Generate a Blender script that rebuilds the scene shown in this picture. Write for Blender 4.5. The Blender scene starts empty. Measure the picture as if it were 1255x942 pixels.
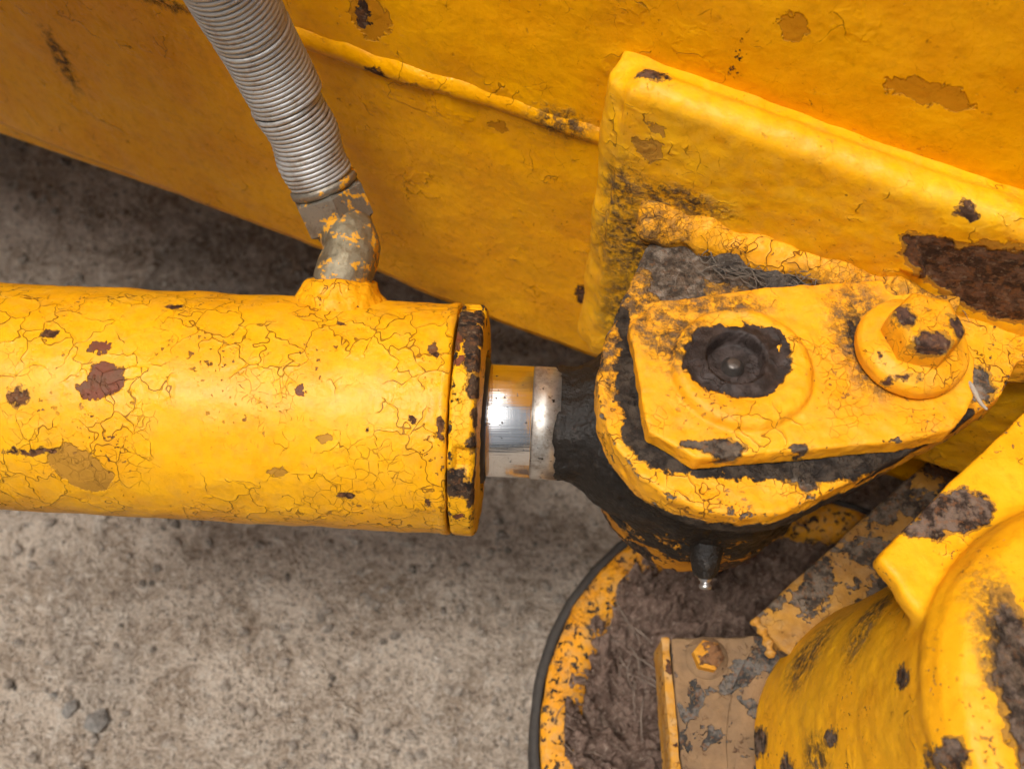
import bpy, bmesh, math, random
import numpy as np
from mathutils import Vector, Matrix

random.seed(7)
rng = np.random.default_rng(7)
scene = bpy.context.scene
R = math.radians
PI = math.pi

# ------------------------------------------------------------------ camera
PITCH = R(60)
TARGET = Vector((0, 0, .5))
FWD = Vector((0, math.cos(PITCH), -math.sin(PITCH)))
RIGHT = Vector((1, 0, 0))
UP = RIGHT.cross(FWD)
CAM = TARGET - FWD * .44
FPX = 1220.0                        # 35 mm lens on a 36 mm sensor, measured on a 1255 px wide frame
cam_data = bpy.data.cameras.new('camera')
cam = bpy.data.objects.new('camera', cam_data)
scene.collection.objects.link(cam)
cam.location = CAM
cam.rotation_euler = (R(90) - PITCH, 0, 0)
cam_data.sensor_width = 36
cam_data.lens = 35
cam_data.clip_start = .01
cam_data.clip_end = 200
cam_data.dof.use_dof = True
cam_data.dof.focus_distance = .40
cam_data.dof.aperture_fstop = 10.5
scene.camera = cam

# ------------------------------------------------------------------ world, sun, exposure
SUN_EL, SUN_AZ = R(72), R(228)      # a bright overcast sky, the light a little behind the photographer
world = bpy.data.worlds.new('World')
scene.world = world
world.use_nodes = True
wn = world.node_tree
wn.nodes.clear()
sky = wn.nodes.new('ShaderNodeTexSky')
sky.sky_type = 'NISHITA'
sky.sun_disc = False
sky.sun_elevation = SUN_EL
sky.sun_rotation = SUN_AZ
sky.air_density = 1.0
sky.dust_density = 6.0
sky.ozone_density = 1.0
hsv = wn.nodes.new('ShaderNodeHueSaturation')
hsv.inputs['Saturation'].default_value = .2
wb = wn.nodes.new('ShaderNodeBackground')
wb.inputs['Strength'].default_value = .08
wo = wn.nodes.new('ShaderNodeOutputWorld')
wn.links.new(sky.outputs[0], hsv.inputs['Color'])
wtc = wn.nodes.new('ShaderNodeTexCoord')          # overcast: the cloud deck is brighter overhead than at the horizon
wsep = wn.nodes.new('ShaderNodeSeparateXYZ')
wmr = wn.nodes.new('ShaderNodeMapRange')
wmr.inputs[3].default_value = .30
wmr.inputs[4].default_value = 1.0
wmul = wn.nodes.new('ShaderNodeMix')
wmul.data_type = 'RGBA'
wmul.blend_type = 'MULTIPLY'
wmul.inputs[0].default_value = 1
wn.links.new(wtc.outputs['Generated'], wsep.inputs[0])
wn.links.new(wsep.outputs[2], wmr.inputs[0])
wn.links.new(hsv.outputs[0], wmul.inputs[6])
wn.links.new(wmr.outputs[0], wmul.inputs[7])
wn.links.new(wmul.outputs[2], wb.inputs['Color'])
wn.links.new(wb.outputs[0], wo.inputs['Surface'])
sun_data = bpy.data.lights.new('sun', 'SUN')
sun_data.energy = 2.5
sun_data.angle = R(20)
sun_data.color = (1, .96, .9)
sun = bpy.data.objects.new('sun', sun_data)
scene.collection.objects.link(sun)
sdir = Vector((math.sin(SUN_AZ) * math.cos(SUN_EL), math.cos(SUN_AZ) * math.cos(SUN_EL), math.sin(SUN_EL)))
sun.rotation_euler = sdir.to_track_quat('Z', 'Y').to_euler()
scene.view_settings.view_transform = 'Standard'
scene.view_settings.look = 'None'
scene.view_settings.exposure = 0.40
scene.view_settings.gamma = 1
scene.cycles.use_denoising = True
scene.cycles.max_bounces = 5
scene.cycles.diffuse_bounces = 2
scene.cycles.use_adaptive_sampling = True
scene.cycles.adaptive_threshold = .045
scene.cycles.adaptive_min_samples = 12

# ------------------------------------------------------------------ measuring helpers (a sight line cut with a real plane or cylinder)
def ray(x, y):
    return FWD + RIGHT * ((x - 627.5) / FPX) - UP * ((y - 471) / FPX)
def at(x, y, z):
    d = ray(x, y)
    return CAM + d * ((z - CAM.z) / d.z)
def atp(x, y, P, n):
    d = ray(x, y)
    return CAM + d * ((P - CAM).dot(n) / d.dot(n))
def depth(x, y, t):
    return CAM + ray(x, y) * t

# chassis side: direction U along it, N out of it towards the camera
FO = Vector((.0592, .0477, .552))
U = Vector((.9309, -.3653, 0))
N = Vector((-.3653, -.9309, 0))
WT = -.02
def W(s, h, t=0.0):
    p = FO + U * s + N * t
    return Vector((p.x, p.y, h))
def fp(x, y, t=0.0):
    return atp(x, y, FO + N * t, N)
def wl(x, y):
    return fp(x, y, WT)

# hydraulic cylinder axis
AX0 = at(0, 485, .5)
AXD = (at(560, 513, .5) - AX0).normalized()
AXS = Vector((0, 0, 1)).cross(AXD)
RB = .0495
def ax(s, r=0, th=0):
    """point at axial distance s, radius r, angle th (0 = up, +90 deg = towards the wall)"""
    return AX0 + AXD * s + Vector((0, 0, 1)) * (r * math.cos(th)) + AXS * (r * math.sin(th))
def bar(x, y, r=RB):
    d = ray(x, y)
    o = CAM - AX0
    dd = d - AXD * d.dot(AXD)
    oo = o - AXD * o.dot(AXD)
    a, b, c = dd.dot(dd), 2 * dd.dot(oo), oo.dot(oo) - r * r
    q = max(b * b - 4 * a * c, 0)
    return CAM + d * ((-b - math.sqrt(q)) / (2 * a))
def sx(x, y=505, r=RB):
    return (bar(x, y, r) - AX0).dot(AXD)
PIN = Vector((.0845, -.0235, .5))

# ------------------------------------------------------------------ numpy noise
def _hash(ix, iy, iz):
    h = (ix * 374761393 + iy * 668265263 + iz * 2147483647) & 0xFFFFFFFF
    h = ((h ^ (h >> 13)) * 1274126177) & 0xFFFFFFFF
    return ((h ^ (h >> 16)) & 0xFFFF) / 65535.0
def vnoise(p):
    i = np.floor(p).astype(np.int64)
    f = p - i
    f = f * f * f * (f * (f * 6 - 15) + 10)
    out = 0
    for dx in (0, 1):
        for dy in (0, 1):
            for dz in (0, 1):
                w = (f[:, 0] if dx else 1 - f[:, 0]) * (f[:, 1] if dy else 1 - f[:, 1]) * (f[:, 2] if dz else 1 - f[:, 2])
                out = out + w * _hash(i[:, 0] + dx, i[:, 1] + dy, i[:, 2] + dz)
    return out * 2 - 1
def fbm(p, scale, octs=3, seed=0.0, rough=.5):
    out, a, s = 0, 1.0, scale
    for k in range(octs):
        out = out + a * vnoise(p * s + seed + 17.3 * k)
        a *= rough
        s *= 2.03
    return out

# ------------------------------------------------------------------ scene helpers
COL = scene.collection
def base(name, loc, label, cat, group=None):
    e = bpy.data.objects.new(name, None)
    COL.objects.link(e)
    e.location = loc
    e.empty_display_size = .02
    e['label'] = label
    e['category'] = cat
    if group:
        e['group'] = group
    return e
def attach(o, parent):
    """keep the mesh in world coordinates under its thing"""
    o.parent = parent
    off = Vector((0, 0, 0))
    p = parent
    while p is not None:
        off += p.location
        p = p.parent
    o.location = -off if parent.type == 'EMPTY' else Vector((0, 0, 0))
def link(name, me, mat, parent=None, smooth=True):
    o = bpy.data.objects.new(name, me)
    COL.objects.link(o)
    if mat is not None:
        me.materials.append(mat)
    if smooth:
        me.polygons.foreach_set('use_smooth', [True] * len(me.polygons))
    if parent is not None:
        attach(o, parent)
    return o
def mk(name, verts, faces, mat, parent=None, smooth=True):
    me = bpy.data.meshes.new(name)
    me.from_pydata([tuple(v) for v in verts], [], faces)
    me.update()
    return link(name, me, mat, parent, smooth)
def displace(me, fn):
    n = len(me.vertices)
    co = np.empty(n * 3)
    me.vertices.foreach_get('co', co)
    co = co.reshape(-1, 3)
    no = np.empty(n * 3, dtype=np.float32)
    me.vertex_normals.foreach_get('vector', no)
    no = no.reshape(-1, 3)
    d = fn(co, no)
    co = co + (no * d[:, None] if d.ndim == 1 else d)
    me.vertices.foreach_set('co', co.ravel())
    me.update()
def voxel(name, bm, size, mat, parent=None, smooth=3, noise=(), extra=None):
    """union of closed shapes melted into one skin, as castings and painted welds are"""
    me = bpy.data.meshes.new(name)
    bmesh.ops.recalc_face_normals(bm, faces=bm.faces)
    bm.to_mesh(me)
    bm.free()
    o = bpy.data.objects.new('tmp', me)
    COL.objects.link(o)
    m = o.modifiers.new('r', 'REMESH')
    m.mode = 'VOXEL'
    m.voxel_size = size
    if smooth:
        s = o.modifiers.new('s', 'SMOOTH')
        s.factor = .5
        s.iterations = smooth
    dg = bpy.context.evaluated_depsgraph_get()
    dg.update()
    me2 = bpy.data.meshes.new_from_object(o.evaluated_get(dg), depsgraph=dg)
    bpy.data.objects.remove(o)
    bpy.data.meshes.remove(me)
    me2.name = name
    for amp, sc, seed in noise:
        displace(me2, lambda c, n: amp * fbm(c, sc, 3, seed))
    if extra:
        displace(me2, extra)
    return link(name, me2, mat, parent)
def b_prism(bm, poly, z0, z1):
    lo = [bm.verts.new((p[0], p[1], z0 if not callable(z0) else z0(p))) for p in poly]
    hi = [bm.verts.new((p[0], p[1], z1 if not callable(z1) else z1(p))) for p in poly]
    n = len(poly)
    bm.faces.new(hi)
    bm.faces.new(lo[::-1])
    for i in range(n):
        bm.faces.new((lo[i], lo[(i + 1) % n], hi[(i + 1) % n], hi[i]))
def b_hexa(bm, pts):
    """eight corners: four of one side, then the four matching ones of the other"""
    v = [bm.verts.new(p) for p in pts]
    for f in ((0, 1, 2, 3), (7, 6, 5, 4), (0, 4, 5, 1), (1, 5, 6, 2), (2, 6, 7, 3), (3, 7, 4, 0)):
        bm.faces.new([v[i] for i in f])
def frame_of(d):
    d = d.normalized()
    a = Vector((0, 0, 1)) if abs(d.z) < .9 else Vector((1, 0, 0))
    x = a.cross(d).normalized()
    return x, d.cross(x)
def tube_data(path, rad, seg=12, cap=True, v0=0):
    verts, faces = [], []
    n = len(path)
    x = None
    for i, p in enumerate(path):
        t = (path[min(i + 1, n - 1)] - path[max(i - 1, 0)]).normalized()
        if x is None:
            x, y = frame_of(t)
        else:
            x = (x - t * x.dot(t)).normalized()
            y = t.cross(x)
        r = rad[i] if isinstance(rad, (list, tuple)) else rad
        for k in range(seg):
            a = 2 * PI * k / seg
            verts.append(p + x * (r * math.cos(a)) + y * (r * math.sin(a)))
    for i in range(n - 1):
        for k in range(seg):
            a, b = i * seg + k, i * seg + (k + 1) % seg
            faces.append((v0 + a, v0 + b, v0 + b + seg, v0 + a + seg))
    if cap:
        faces.append(tuple(v0 + k for k in range(seg - 1, -1, -1)))
        faces.append(tuple(v0 + (n - 1) * seg + k for k in range(seg)))
    return verts, faces
def tube(name, path, rad, mat, parent=None, seg=12, smooth=True):
    v, f = tube_data(path, rad, seg)
    return mk(name, v, f, mat, parent, smooth)
def b_tube(bm, path, rad, seg=16):
    v, f = tube_data(path, rad, seg)
    vs = [bm.verts.new(p) for p in v]
    for q in f:
        bm.faces.new([vs[i] for i in q])
def lathe(name, o, d, prof, mat, parent=None, seg=96, rfun=None, caps=True):
    """prof: (distance along d, radius)"""
    x, y = frame_of(d)
    d = d.normalized()
    v, f = [], []
    for s, r in prof:
        for k in range(seg):
            a = 2 * PI * k / seg
            rr = r if rfun is None else rfun(s, r, a)
            v.append(o + d * s + x * (rr * math.cos(a)) + y * (rr * math.sin(a)))
    for i in range(len(prof) - 1):
        for k in range(seg):
            a, b = i * seg + k, i * seg + (k + 1) % seg
            f.append((a, b, b + seg, a + seg))
    if caps:
        f.append(tuple(range(seg - 1, -1, -1)))
        f.append(tuple(range((len(prof) - 1) * seg, len(prof) * seg)))
    return mk(name, v, f, mat, parent)
def dense(prof, step):
    out = [prof[0]]
    for (s0, r0), (s1, r1) in zip(prof, prof[1:]):
        n = max(1, int(math.hypot(s1 - s0, r1 - r0) / step))
        out += [(s0 + (s1 - s0) * k / n, r0 + (r1 - r0) * k / n) for k in range(1, n + 1)]
    return out
def rough_up(o, *noise):
    for amp, sc, seed in noise:
        displace(o.data, lambda c, n: amp * fbm(c, sc, 3, seed))

# ------------------------------------------------------------------ materials
class NT:
    def __init__(self, name):
        self.mat = bpy.data.materials.new(name)
        self.mat.use_nodes = True
        self.t = self.mat.node_tree
        self.t.nodes.clear()
        self.out = self.t.nodes.new('ShaderNodeOutputMaterial')
        self.bsdf = self.t.nodes.new('ShaderNodeBsdfPrincipled')
        self.t.links.new(self.bsdf.outputs[0], self.out.inputs[0])
        self.tc = self.t.nodes.new('ShaderNodeTexCoord')
        self.P = self.tc.outputs['Object']
    def put(self, sock, v):
        if v is None:
            return
        if isinstance(v, bpy.types.NodeSocket):
            self.t.links.new(v, sock)
        else:
            if isinstance(v, (tuple, list, Vector)) and len(v) == 3 and len(sock.default_value) == 4:
                v = (*v, 1)
            sock.default_value = v
    def m(self, op, a, b=None, c=None, clamp=False):
        n = self.t.nodes.new('ShaderNodeMath')
        n.operation = op
        n.use_clamp = clamp
        self.put(n.inputs[0], a)
        self.put(n.inputs[1], b)
        self.put(n.inputs[2], c)
        return n.outputs[0]
    def v(self, op, a, b=None, scale=None):
        n = self.t.nodes.new('ShaderNodeVectorMath')
        n.operation = op
        self.put(n.inputs[0], a)
        self.put(n.inputs[1], b)
        if scale is not None:
            self.put(n.inputs['Scale'], scale)
        return n.outputs['Value'] if op in ('LENGTH', 'DOT_PRODUCT', 'DISTANCE') else n.outputs[0]
    def noise(self, scale, detail=3, rough=.5, P=None, dist=0, color=False):
        n = self.t.nodes.new('ShaderNodeTexNoise')
        n.inputs['Scale'].default_value = scale
        n.inputs['Detail'].default_value = detail
        n.inputs['Roughness'].default_value = rough
        n.inputs['Distortion'].default_value = dist
        self.put(n.inputs['Vector'], P or self.P)
        return n.outputs['Color'] if color else n.outputs['Fac']
    def voro(self, scale, P=None, feature='DISTANCE_TO_EDGE', rand=1.0, out='Distance'):
        n = self.t.nodes.new('ShaderNodeTexVoronoi')
        n.feature = feature
        n.inputs['Scale'].default_value = scale
        n.inputs['Randomness'].default_value = rand
        self.put(n.inputs['Vector'], P or self.P)
        return n.outputs[out]
    def step(self, v, a, b, lo=0.0, hi=1.0):
        n = self.t.nodes.new('ShaderNodeMapRange')
        n.interpolation_type = 'SMOOTHSTEP'
        self.put(n.inputs[0], v)
        self.put(n.inputs[1], a)
        self.put(n.inputs[2], b)
        self.put(n.inputs[3], lo)
        self.put(n.inputs[4], hi)
        return n.outputs[0]
    def mix(self, f, a, b, blend='MIX'):
        n = self.t.nodes.new('ShaderNodeMix')
        n.data_type = 'RGBA'
        n.blend_type = blend
        self.put(n.inputs[0], f)
        self.put(n.inputs[6], a)
        self.put(n.inputs[7], b)
        return n.outputs[2]
    def fmix(self, f, a, b):
        n = self.t.nodes.new('ShaderNodeMix')
        self.put(n.inputs[0], f)
        self.put(n.inputs[2], a)
        self.put(n.inputs[3], b)
        return n.outputs[0]
    def bump(self, h, dist, strength=1.0, normal=None):
        n = self.t.nodes.new('ShaderNodeBump')
        n.inputs['Strength'].default_value = strength
        n.inputs['Distance'].default_value = dist
        self.put(n.inputs['Height'], h)
        if normal is not None:
            self.put(n.inputs['Normal'], normal)
        return n.outputs[0]
    def blobs(self, P, lst, soft=.06, dist=False):
        """uneven patches at measured places: (centre, radius or three radii)"""
        best = None
        for c, r in lst:
            q = self.v('SUBTRACT', P, tuple(c))
            rr = (1 / r,) * 3 if not isinstance(r, (tuple, list)) else tuple(1 / k for k in r)
            d = self.v('LENGTH', self.v('MULTIPLY', q, rr))
            best = d if best is None else self.m('MINIMUM', best, d)
        return (self.step(best, 1 - soft, 1 + soft, 1.0, 0.0), best) if dist else self.step(best, 1 - soft, 1 + soft, 1.0, 0.0)
    def done(self, col, rough, normal=None, metal=0.0, spec=.5):
        self.put(self.bsdf.inputs['Base Color'], col)
        self.put(self.bsdf.inputs['Roughness'], rough)
        self.put(self.bsdf.inputs['Metallic'], metal)
        self.put(self.bsdf.inputs['Specular IOR Level'], spec)
        if normal is not None:
            self.put(self.bsdf.inputs['Normal'], normal)
        return self.mat

YEL = (.84, .405, .006)
YEL2 = (.80, .345, .003)
RUST = (.045, .022, .013)
RED = (.17, .045, .018)
def paint(name, seed, base=YEL, base2=YEL2, crack=80, crack_amt=1.0, fine_amt=1.0, crack_dark=.8, chip=.70, chip_scale=45,
          speck=.5, bare=(), bare_col=(RUST, (.09, .04, .022)), red=(), under=(), under_col=(.50, .235, .025), grime=(), grease=(), dark=(), spare=(), edge=0.0,
          lump=.5, lump_scale=140, rough=.36, bump=.0007, dusty=0.0, blob_warp=.006, plates=1.0, spec=.24, rusty=.45):
    """old machine enamel: crazed, chipped to primer or rust, dirty in places"""
    t = NT(name)
    P = t.v('ADD', t.P, (seed * 3.17, seed * 1.31, seed * 2.23))
    def split(c):
        n = t.t.nodes.new('ShaderNodeSeparateColor')
        t.t.links.new(c, n.inputs[0])
        return n.outputs[0], n.outputs[1], n.outputs[2]
    NW = t.noise(85, 2, .6, P, color=True)
    NA = t.noise(30, 4, .62, P, color=True)
    NB = t.noise(170, 4, .65, P, color=True)
    NF = t.noise(430, 2, .55, P, color=True)
    a1, a2, a3 = split(NA)
    b1, b2, b3 = split(NB)
    f1, f2, f3 = split(NF)
    wc = t.v('SUBTRACT', NW, (.5, .5, .5))
    Pb = t.v('ADD', t.P, t.v('SCALE', t.v('SUBTRACT', NB, (.5, .5, .5)), scale=blob_warp * 2))
    Pb = t.v('ADD', Pb, t.v('SCALE', t.v('SUBTRACT', NF, (.5, .5, .5)), scale=.0022))
    # crazing: hairline cells, only here and there
    Pc = t.v('ADD', P, t.v('SCALE', wc, scale=.016))
    v1 = t.voro(crack, Pc)
    cell = split(t.voro(crack, Pc, 'F1', out='Color'))[0]
    w1 = t.m('MINIMUM', t.m('MAXIMUM', t.m('MULTIPLY', t.m('SUBTRACT', a1, .60 - .12 * crack_amt), .22), .0003), .00024 * crack)
    w1 = t.m('MAXIMUM', t.m('MULTIPLY', w1, t.step(b3, .30, .46)), .0003)
    c1 = t.step(v1, t.m('MULTIPLY', w1, .4), w1, 1.0, 0.0)
    v2 = t.voro(crack * 2.9, t.v('ADD', P, t.v('SCALE', wc, scale=.007)))
    w2n = t.m('MINIMUM', t.m('MAXIMUM', t.m('MULTIPLY', t.m('SUBTRACT', a2, .62 - .12 * fine_amt), .35), .0003), .00018 * crack * 2.9)
    w2n = t.m('MAXIMUM', t.m('MULTIPLY', w2n, t.step(f3, .34, .48)), .0003)
    c2 = t.step(v2, t.m('MULTIPLY', w2n, .4), w2n, 1.0, 0.0)
    cr = t.m('MAXIMUM', c1, t.m('MULTIPLY', c2, .6))
    lip = t.m('MULTIPLY', t.step(v1, .0, .14, 1.0, 0.0), t.step(w1, .0, .00028 * crack))
    # chips and specks
    cn = t.noise(chip_scale, 5, .66, P, .3)
    ch = t.step(cn, chip, chip + .012)
    sp = t.m('MULTIPLY', t.step(f1, .68 - .06 * speck, .71 - .06 * speck), t.step(a3, .5, .64, 0.0, min(speck * 1.3, 1)))
    bm_ = t.m('MAXIMUM', ch, sp)
    if bare:
        bb, bdist = t.blobs(Pb, bare, dist=True)
        bm_ = t.m('MAXIMUM', bm_, bb)
    if edge:
        g = t.t.nodes.new('ShaderNodeNewGeometry')
        pe = t.m('ADD', g.outputs['Pointiness'], t.m('MULTIPLY', t.m('SUBTRACT', b2, .5), .30))
        bm_ = t.m('MAXIMUM', bm_, t.step(pe, .62 - .08 * edge, .64 - .08 * edge))
    if spare:                                   # places where the paint has held
        bm_ = t.m('MULTIPLY', bm_, t.m('SUBTRACT', 1.0, t.blobs(Pb, spare)))
    # colour
    col = t.mix(t.step(a3, .32, .68), base, base2)
    col = t.mix(t.step(b3, .45, .75, 0, .40), col, tuple(k * .66 for k in base2))
    if dusty:
        col = t.mix(t.m('MULTIPLY', t.step(b1, .40, .70), dusty), col, (.42, .27, .12))
    col = t.mix(t.m('MULTIPLY', cr, crack_dark), col, (.10, .03, .004))
    ht = t.m('ADD', t.m('MULTIPLY', t.noise(lump_scale, 2, .5, P), lump), t.m('MULTIPLY', lip, .22 * plates))
    ht = t.m('ADD', ht, t.m('MULTIPLY', t.m('MULTIPLY', cell, t.step(w1, .0, .00028 * crack)), .35 * plates))
    ht = t.m('SUBTRACT', ht, t.m('MULTIPLY', cr, .5))
    ht = t.m('ADD', ht, t.m('MULTIPLY', f2, .16))
    ht = t.m('ADD', ht, t.m('MULTIPLY', b2, .22))
    rg = t.m('ADD', rough + .02, t.m('MULTIPLY', a2, .18))
    if under:
        um = t.blobs(Pb, under)
        col = t.mix(um, col, t.mix(b1, under_col, tuple(k * .7 for k in under_col)))
        ht = t.m('SUBTRACT', ht, t.m('MULTIPLY', um, .7))
        rg = t.fmix(um, rg, .6)
    if bare:                                    # a fringe of older coat round each chip
        fr = t.step(t.m('ADD', bdist, t.m('MULTIPLY', a2, -.42)), .98, 1.02, 1.0, 0.0)
        col = t.mix(fr, col, t.mix(f1, under_col, tuple(k * .62 for k in under_col)))
        ht = t.m('SUBTRACT', ht, t.m('MULTIPLY', fr, .4))
    rn = t.step(b1, .40, .60)
    bc = t.mix(rn, tuple(k * .7 for k in bare_col[0]), bare_col[1])
    bc = t.mix(t.step(f1, .52, .66, 0, rusty), bc, (.19, .075, .022))
    bc = t.mix(t.step(f3, .58, .68, 0, .5), bc, (.19, .13, .08))
    col = t.mix(bm_, col, bc)
    rg = t.fmix(bm_, rg, .85)
    ht = t.m('SUBTRACT', ht, t.m('MULTIPLY', bm_, t.m('SUBTRACT', 1.25, t.m('MULTIPLY', f2, .45))))
    if red:
        rm = t.blobs(Pb, red)
        col = t.mix(rm, col, t.mix(rn, RED, (.14, .058, .026)))
        ht = t.m('SUBTRACT', ht, t.m('MULTIPLY', rm, .6))
        rg = t.fmix(rm, rg, .6)
    if grime:
        gm = t.m('MULTIPLY', t.blobs(Pb, grime, .55), t.step(t.noise(230, 5, .75, P), .38, .60, 0, .93))
        col = t.mix(gm, col, t.mix(rn, (.035, .024, .016), (.10, .066, .042)))
        rg = t.fmix(gm, rg, .85)
        ht = t.m('ADD', ht, t.m('MULTIPLY', gm, f2))
    if dark:
        gm = t.blobs(Pb, dark, .03)
        if spare:
            gm = t.m('MULTIPLY', gm, t.m('SUBTRACT', 1.0, t.blobs(Pb, spare)))
        col = t.mix(gm, col, t.mix(rn, (.022, .014, .011), (.048, .033, .028)))
        rg = t.fmix(gm, rg, .6)
        ht = t.m('SUBTRACT', ht, t.m('MULTIPLY', gm, t.m('SUBTRACT', .9, t.m('MULTIPLY', f2, .25))))
    if grease:
        gm = t.blobs(Pb, grease, .10)
        col = t.mix(gm, col, t.mix(rn, (.016, .011, .008), (.05, .036, .025)))
        rg = t.fmix(gm, rg, .75)
        ht = t.m('ADD', ht, t.m('MULTIPLY', gm, t.m('ADD', b2, .2)))
    return t.done(col, rg, t.bump(ht, bump), spec=spec)

def m_concrete():
    t = NT('concrete')
    n0 = t.noise(1.0, 4, .62, t.v('MULTIPLY', t.P, (6.5, 2.2, 3)), dist=.5)      # broad streaks
    n1 = t.noise(22, 5, .75)
    n2 = t.noise(130, 4, .78)
    n3 = t.noise(520, 2, .6)
    col = t.mix(t.step(n1, .34, .66), (.42, .318, .232), (.74, .61, .485))
    col = t.mix(t.step(n0, .56, .66, 0, .7), col, t.mix(t.step(n1, .34, .66), (.20, .162, .130), (.40, .335, .275)))
    col = t.mix(t.step(n2, .52, .64, 0, .85), col, (.74, .645, .54))
    col = t.mix(t.step(n2, .47, .35, 0, .60), col, (.14, .10, .072))
    col = t.mix(t.step(n3, .55, .66, 0, .6), col, (.68, .60, .52))
    col = t.mix(t.step(n3, .43, .34, 0, .6), col, (.06, .048, .04))
    h = t.m('ADD', t.m('MULTIPLY', n1, 1.0), t.m('ADD', n2, t.m('MULTIPLY', n3, .4)))
    return t.done(col, .92, t.bump(h, .011), spec=.2)

def m_grease(name='grease', dust=.35, yellow=()):
    t = NT(name)
    n1 = t.noise(70, 5, .65)
    n2 = t.noise(330, 4, .65)
    col = t.mix(n1, (.006, .0045, .004), (.020, .015, .011))
    col = t.mix(t.step(n2, .55, .7, 0, dust), col, (.06, .046, .035))
    ht = t.m('ADD', n1, t.m('MULTIPLY', n2, .5))
    rg = t.m('ADD', .25, t.m('MULTIPLY', t.noise(40, 3, .6), .6))
    if yellow:
        wc = t.v('SUBTRACT', t.noise(150, 4, .65, color=True), (.5, .5, .5))
        ym = t.blobs(t.v('ADD', t.P, t.v('SCALE', wc, scale=.02)), yellow, .08)
        ym = t.m('MULTIPLY', ym, t.step(t.noise(95, 4, .7), .52, .57))
        col = t.mix(ym, col, t.mix(n2, (.62, .27, .01), (.35, .12, .006)))
        ht = t.m('ADD', ht, t.m('MULTIPLY', ym, .8))
    return t.done(col, rg, t.bump(ht, .0020), spec=.28)

def m_chrome():
    t = NT('chrome')
    s = t.noise(1.0, 2, .6, t.v('MULTIPLY', t.P, (900, 30, 30)))
    s2 = t.noise(1.0, 3, .65, t.v('MULTIPLY', t.P, (4, 260, 260)))      # bands along the rod: relief, and reflections imitated in the colour
    st = t.step(t.noise(55, 4, .75), .58, .74, 0, .4)
    col = t.mix(st, (.90, .90, .90), (.55, .48, .40))
    col = t.mix(t.step(s2, .60, .72, 0, .3), col, (.30, .26, .22))
    sp = t.step(t.noise(600, 2, .5), .69, .72)
    col = t.mix(sp, col, (.03, .025, .02))
    rg = t.m('ADD', .14, t.m('ADD', t.m('MULTIPLY', s, .10), t.m('MULTIPLY', st, .3)))
    return t.done(col, rg, t.bump(t.m('ADD', t.m('MULTIPLY', s, .18), s2), .00034), metal=t.m('SUBTRACT', 1.0, t.m('MULTIPLY', sp, .9)))

def m_satin():
    t = NT('machined steel')
    q = t.v('MULTIPLY', t.P, (800, 20, 20))
    s = t.noise(1.0, 3, .6, q)
    st = t.step(t.noise(70, 5, .75), .42, .70)
    col = t.mix(st, (.62, .60, .56), (.26, .215, .17))
    col = t.mix(t.step(t.noise(300, 3, .6), .60, .68), col, (.035, .028, .02))
    return t.done(col, t.m('ADD', .32, t.m('MULTIPLY', st, .3)), t.bump(s, .00004), metal=.85)

def m_hose_steel(name, col0, col1, dirt, rough=.42, yellow=0.0, metal=.75):
    t = NT(name)
    n = t.noise(60, 5, .7)
    n2 = t.noise(420, 4, .7)
    col = t.mix(n, col0, col1)
    col = t.mix(t.step(t.noise(95, 5, .7, t.v('ADD', t.P, (3, 3, 3))), .50, .68, 0, .75), col, dirt)
    col = t.mix(t.step(n2, .58, .72, 0, .6), col, (.10, .085, .065))
    met = metal
    if yellow:
        y = t.step(t.noise(150, 5, .7, t.v('ADD', t.P, (1, 8, 2))), .60 - .1 * yellow, .62 - .1 * yellow)
        col = t.mix(y, col, (.60, .27, .01))
        met = t.fmix(y, .75, 0.0)
    return t.done(col, t.m('ADD', rough, t.m('MULTIPLY', n2, .25)), t.bump(t.m('ADD', n2, n), .0003), metal=met)

def m_dirt(name, a, b, c, scale=60, relief=.0035):
    t = NT(name)
    n = t.noise(scale, 6, .72)
    n2 = t.noise(scale * 5, 5, .75)
    col = t.mix(t.step(n, .3, .7), a, b)
    col = t.mix(t.step(n2, .52, .72), col, c)
    return t.done(col, .95, t.bump(t.m('ADD', n, t.m('MULTIPLY', n2, .8)), relief), spec=.15)

def m_straw(name, a, b):
    t = NT(name)
    oi = t.t.nodes.new('ShaderNodeObjectInfo')
    n = t.noise(70, 4, .7)
    return t.done(t.mix(n, a, b), .8, t.bump(t.noise(600, 3, .6), .0003), spec=.25)

def m_flat(name, col, rough, metal=0.0, sc=300, amt=.0003, vary=.6):
    t = NT(name)
    n = t.noise(sc, 4, .7)
    c = t.mix(n, tuple(k * (1 - vary) for k in col), tuple(min(1, k * (1 + vary)) for k in col))
    return t.done(c, rough, t.bump(n, amt), metal=metal)

ZG = .14
# ================================================================== THE SETTING: ground
def axis_lines(lo, hi, dense_lo, dense_hi, step):
    mid = list(np.arange(dense_lo, dense_hi, step))
    def far(a, b):
        out, s, x = [], step, a
        while abs(b - x) > s * 1.4:
            x += s * (1 if b > a else -1)
            out.append(x)
            s *= 1.35
        return out + [b]
    return np.array(far(dense_lo, lo)[::-1] + mid + far(mid[-1], hi))
gx = axis_lines(-12, 12, -.55, .35, .0026)
gy = axis_lines(-12, 12, -.25, .60, .0026)
GX, GY = np.meshgrid(gx, gy)
gp = np.stack([GX.ravel(), GY.ravel(), np.zeros(GX.size)], 1)
near = np.exp(-(np.maximum(np.abs(gp[:, 0] + .1) - .7, 0) ** 2 + np.maximum(np.abs(gp[:, 1] - .3) - .6, 0) ** 2) * 8)
gz = .004 * fbm(gp, 9, 3, 2.0) + near * (.0018 * fbm(gp, 70, 3, 5.0) + .0014 * np.abs(fbm(gp, 150, 2, 9.0)))
gz = gz + ZG
gp[:, 2] = gz
nx, ny = len(gx), len(gy)
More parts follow.
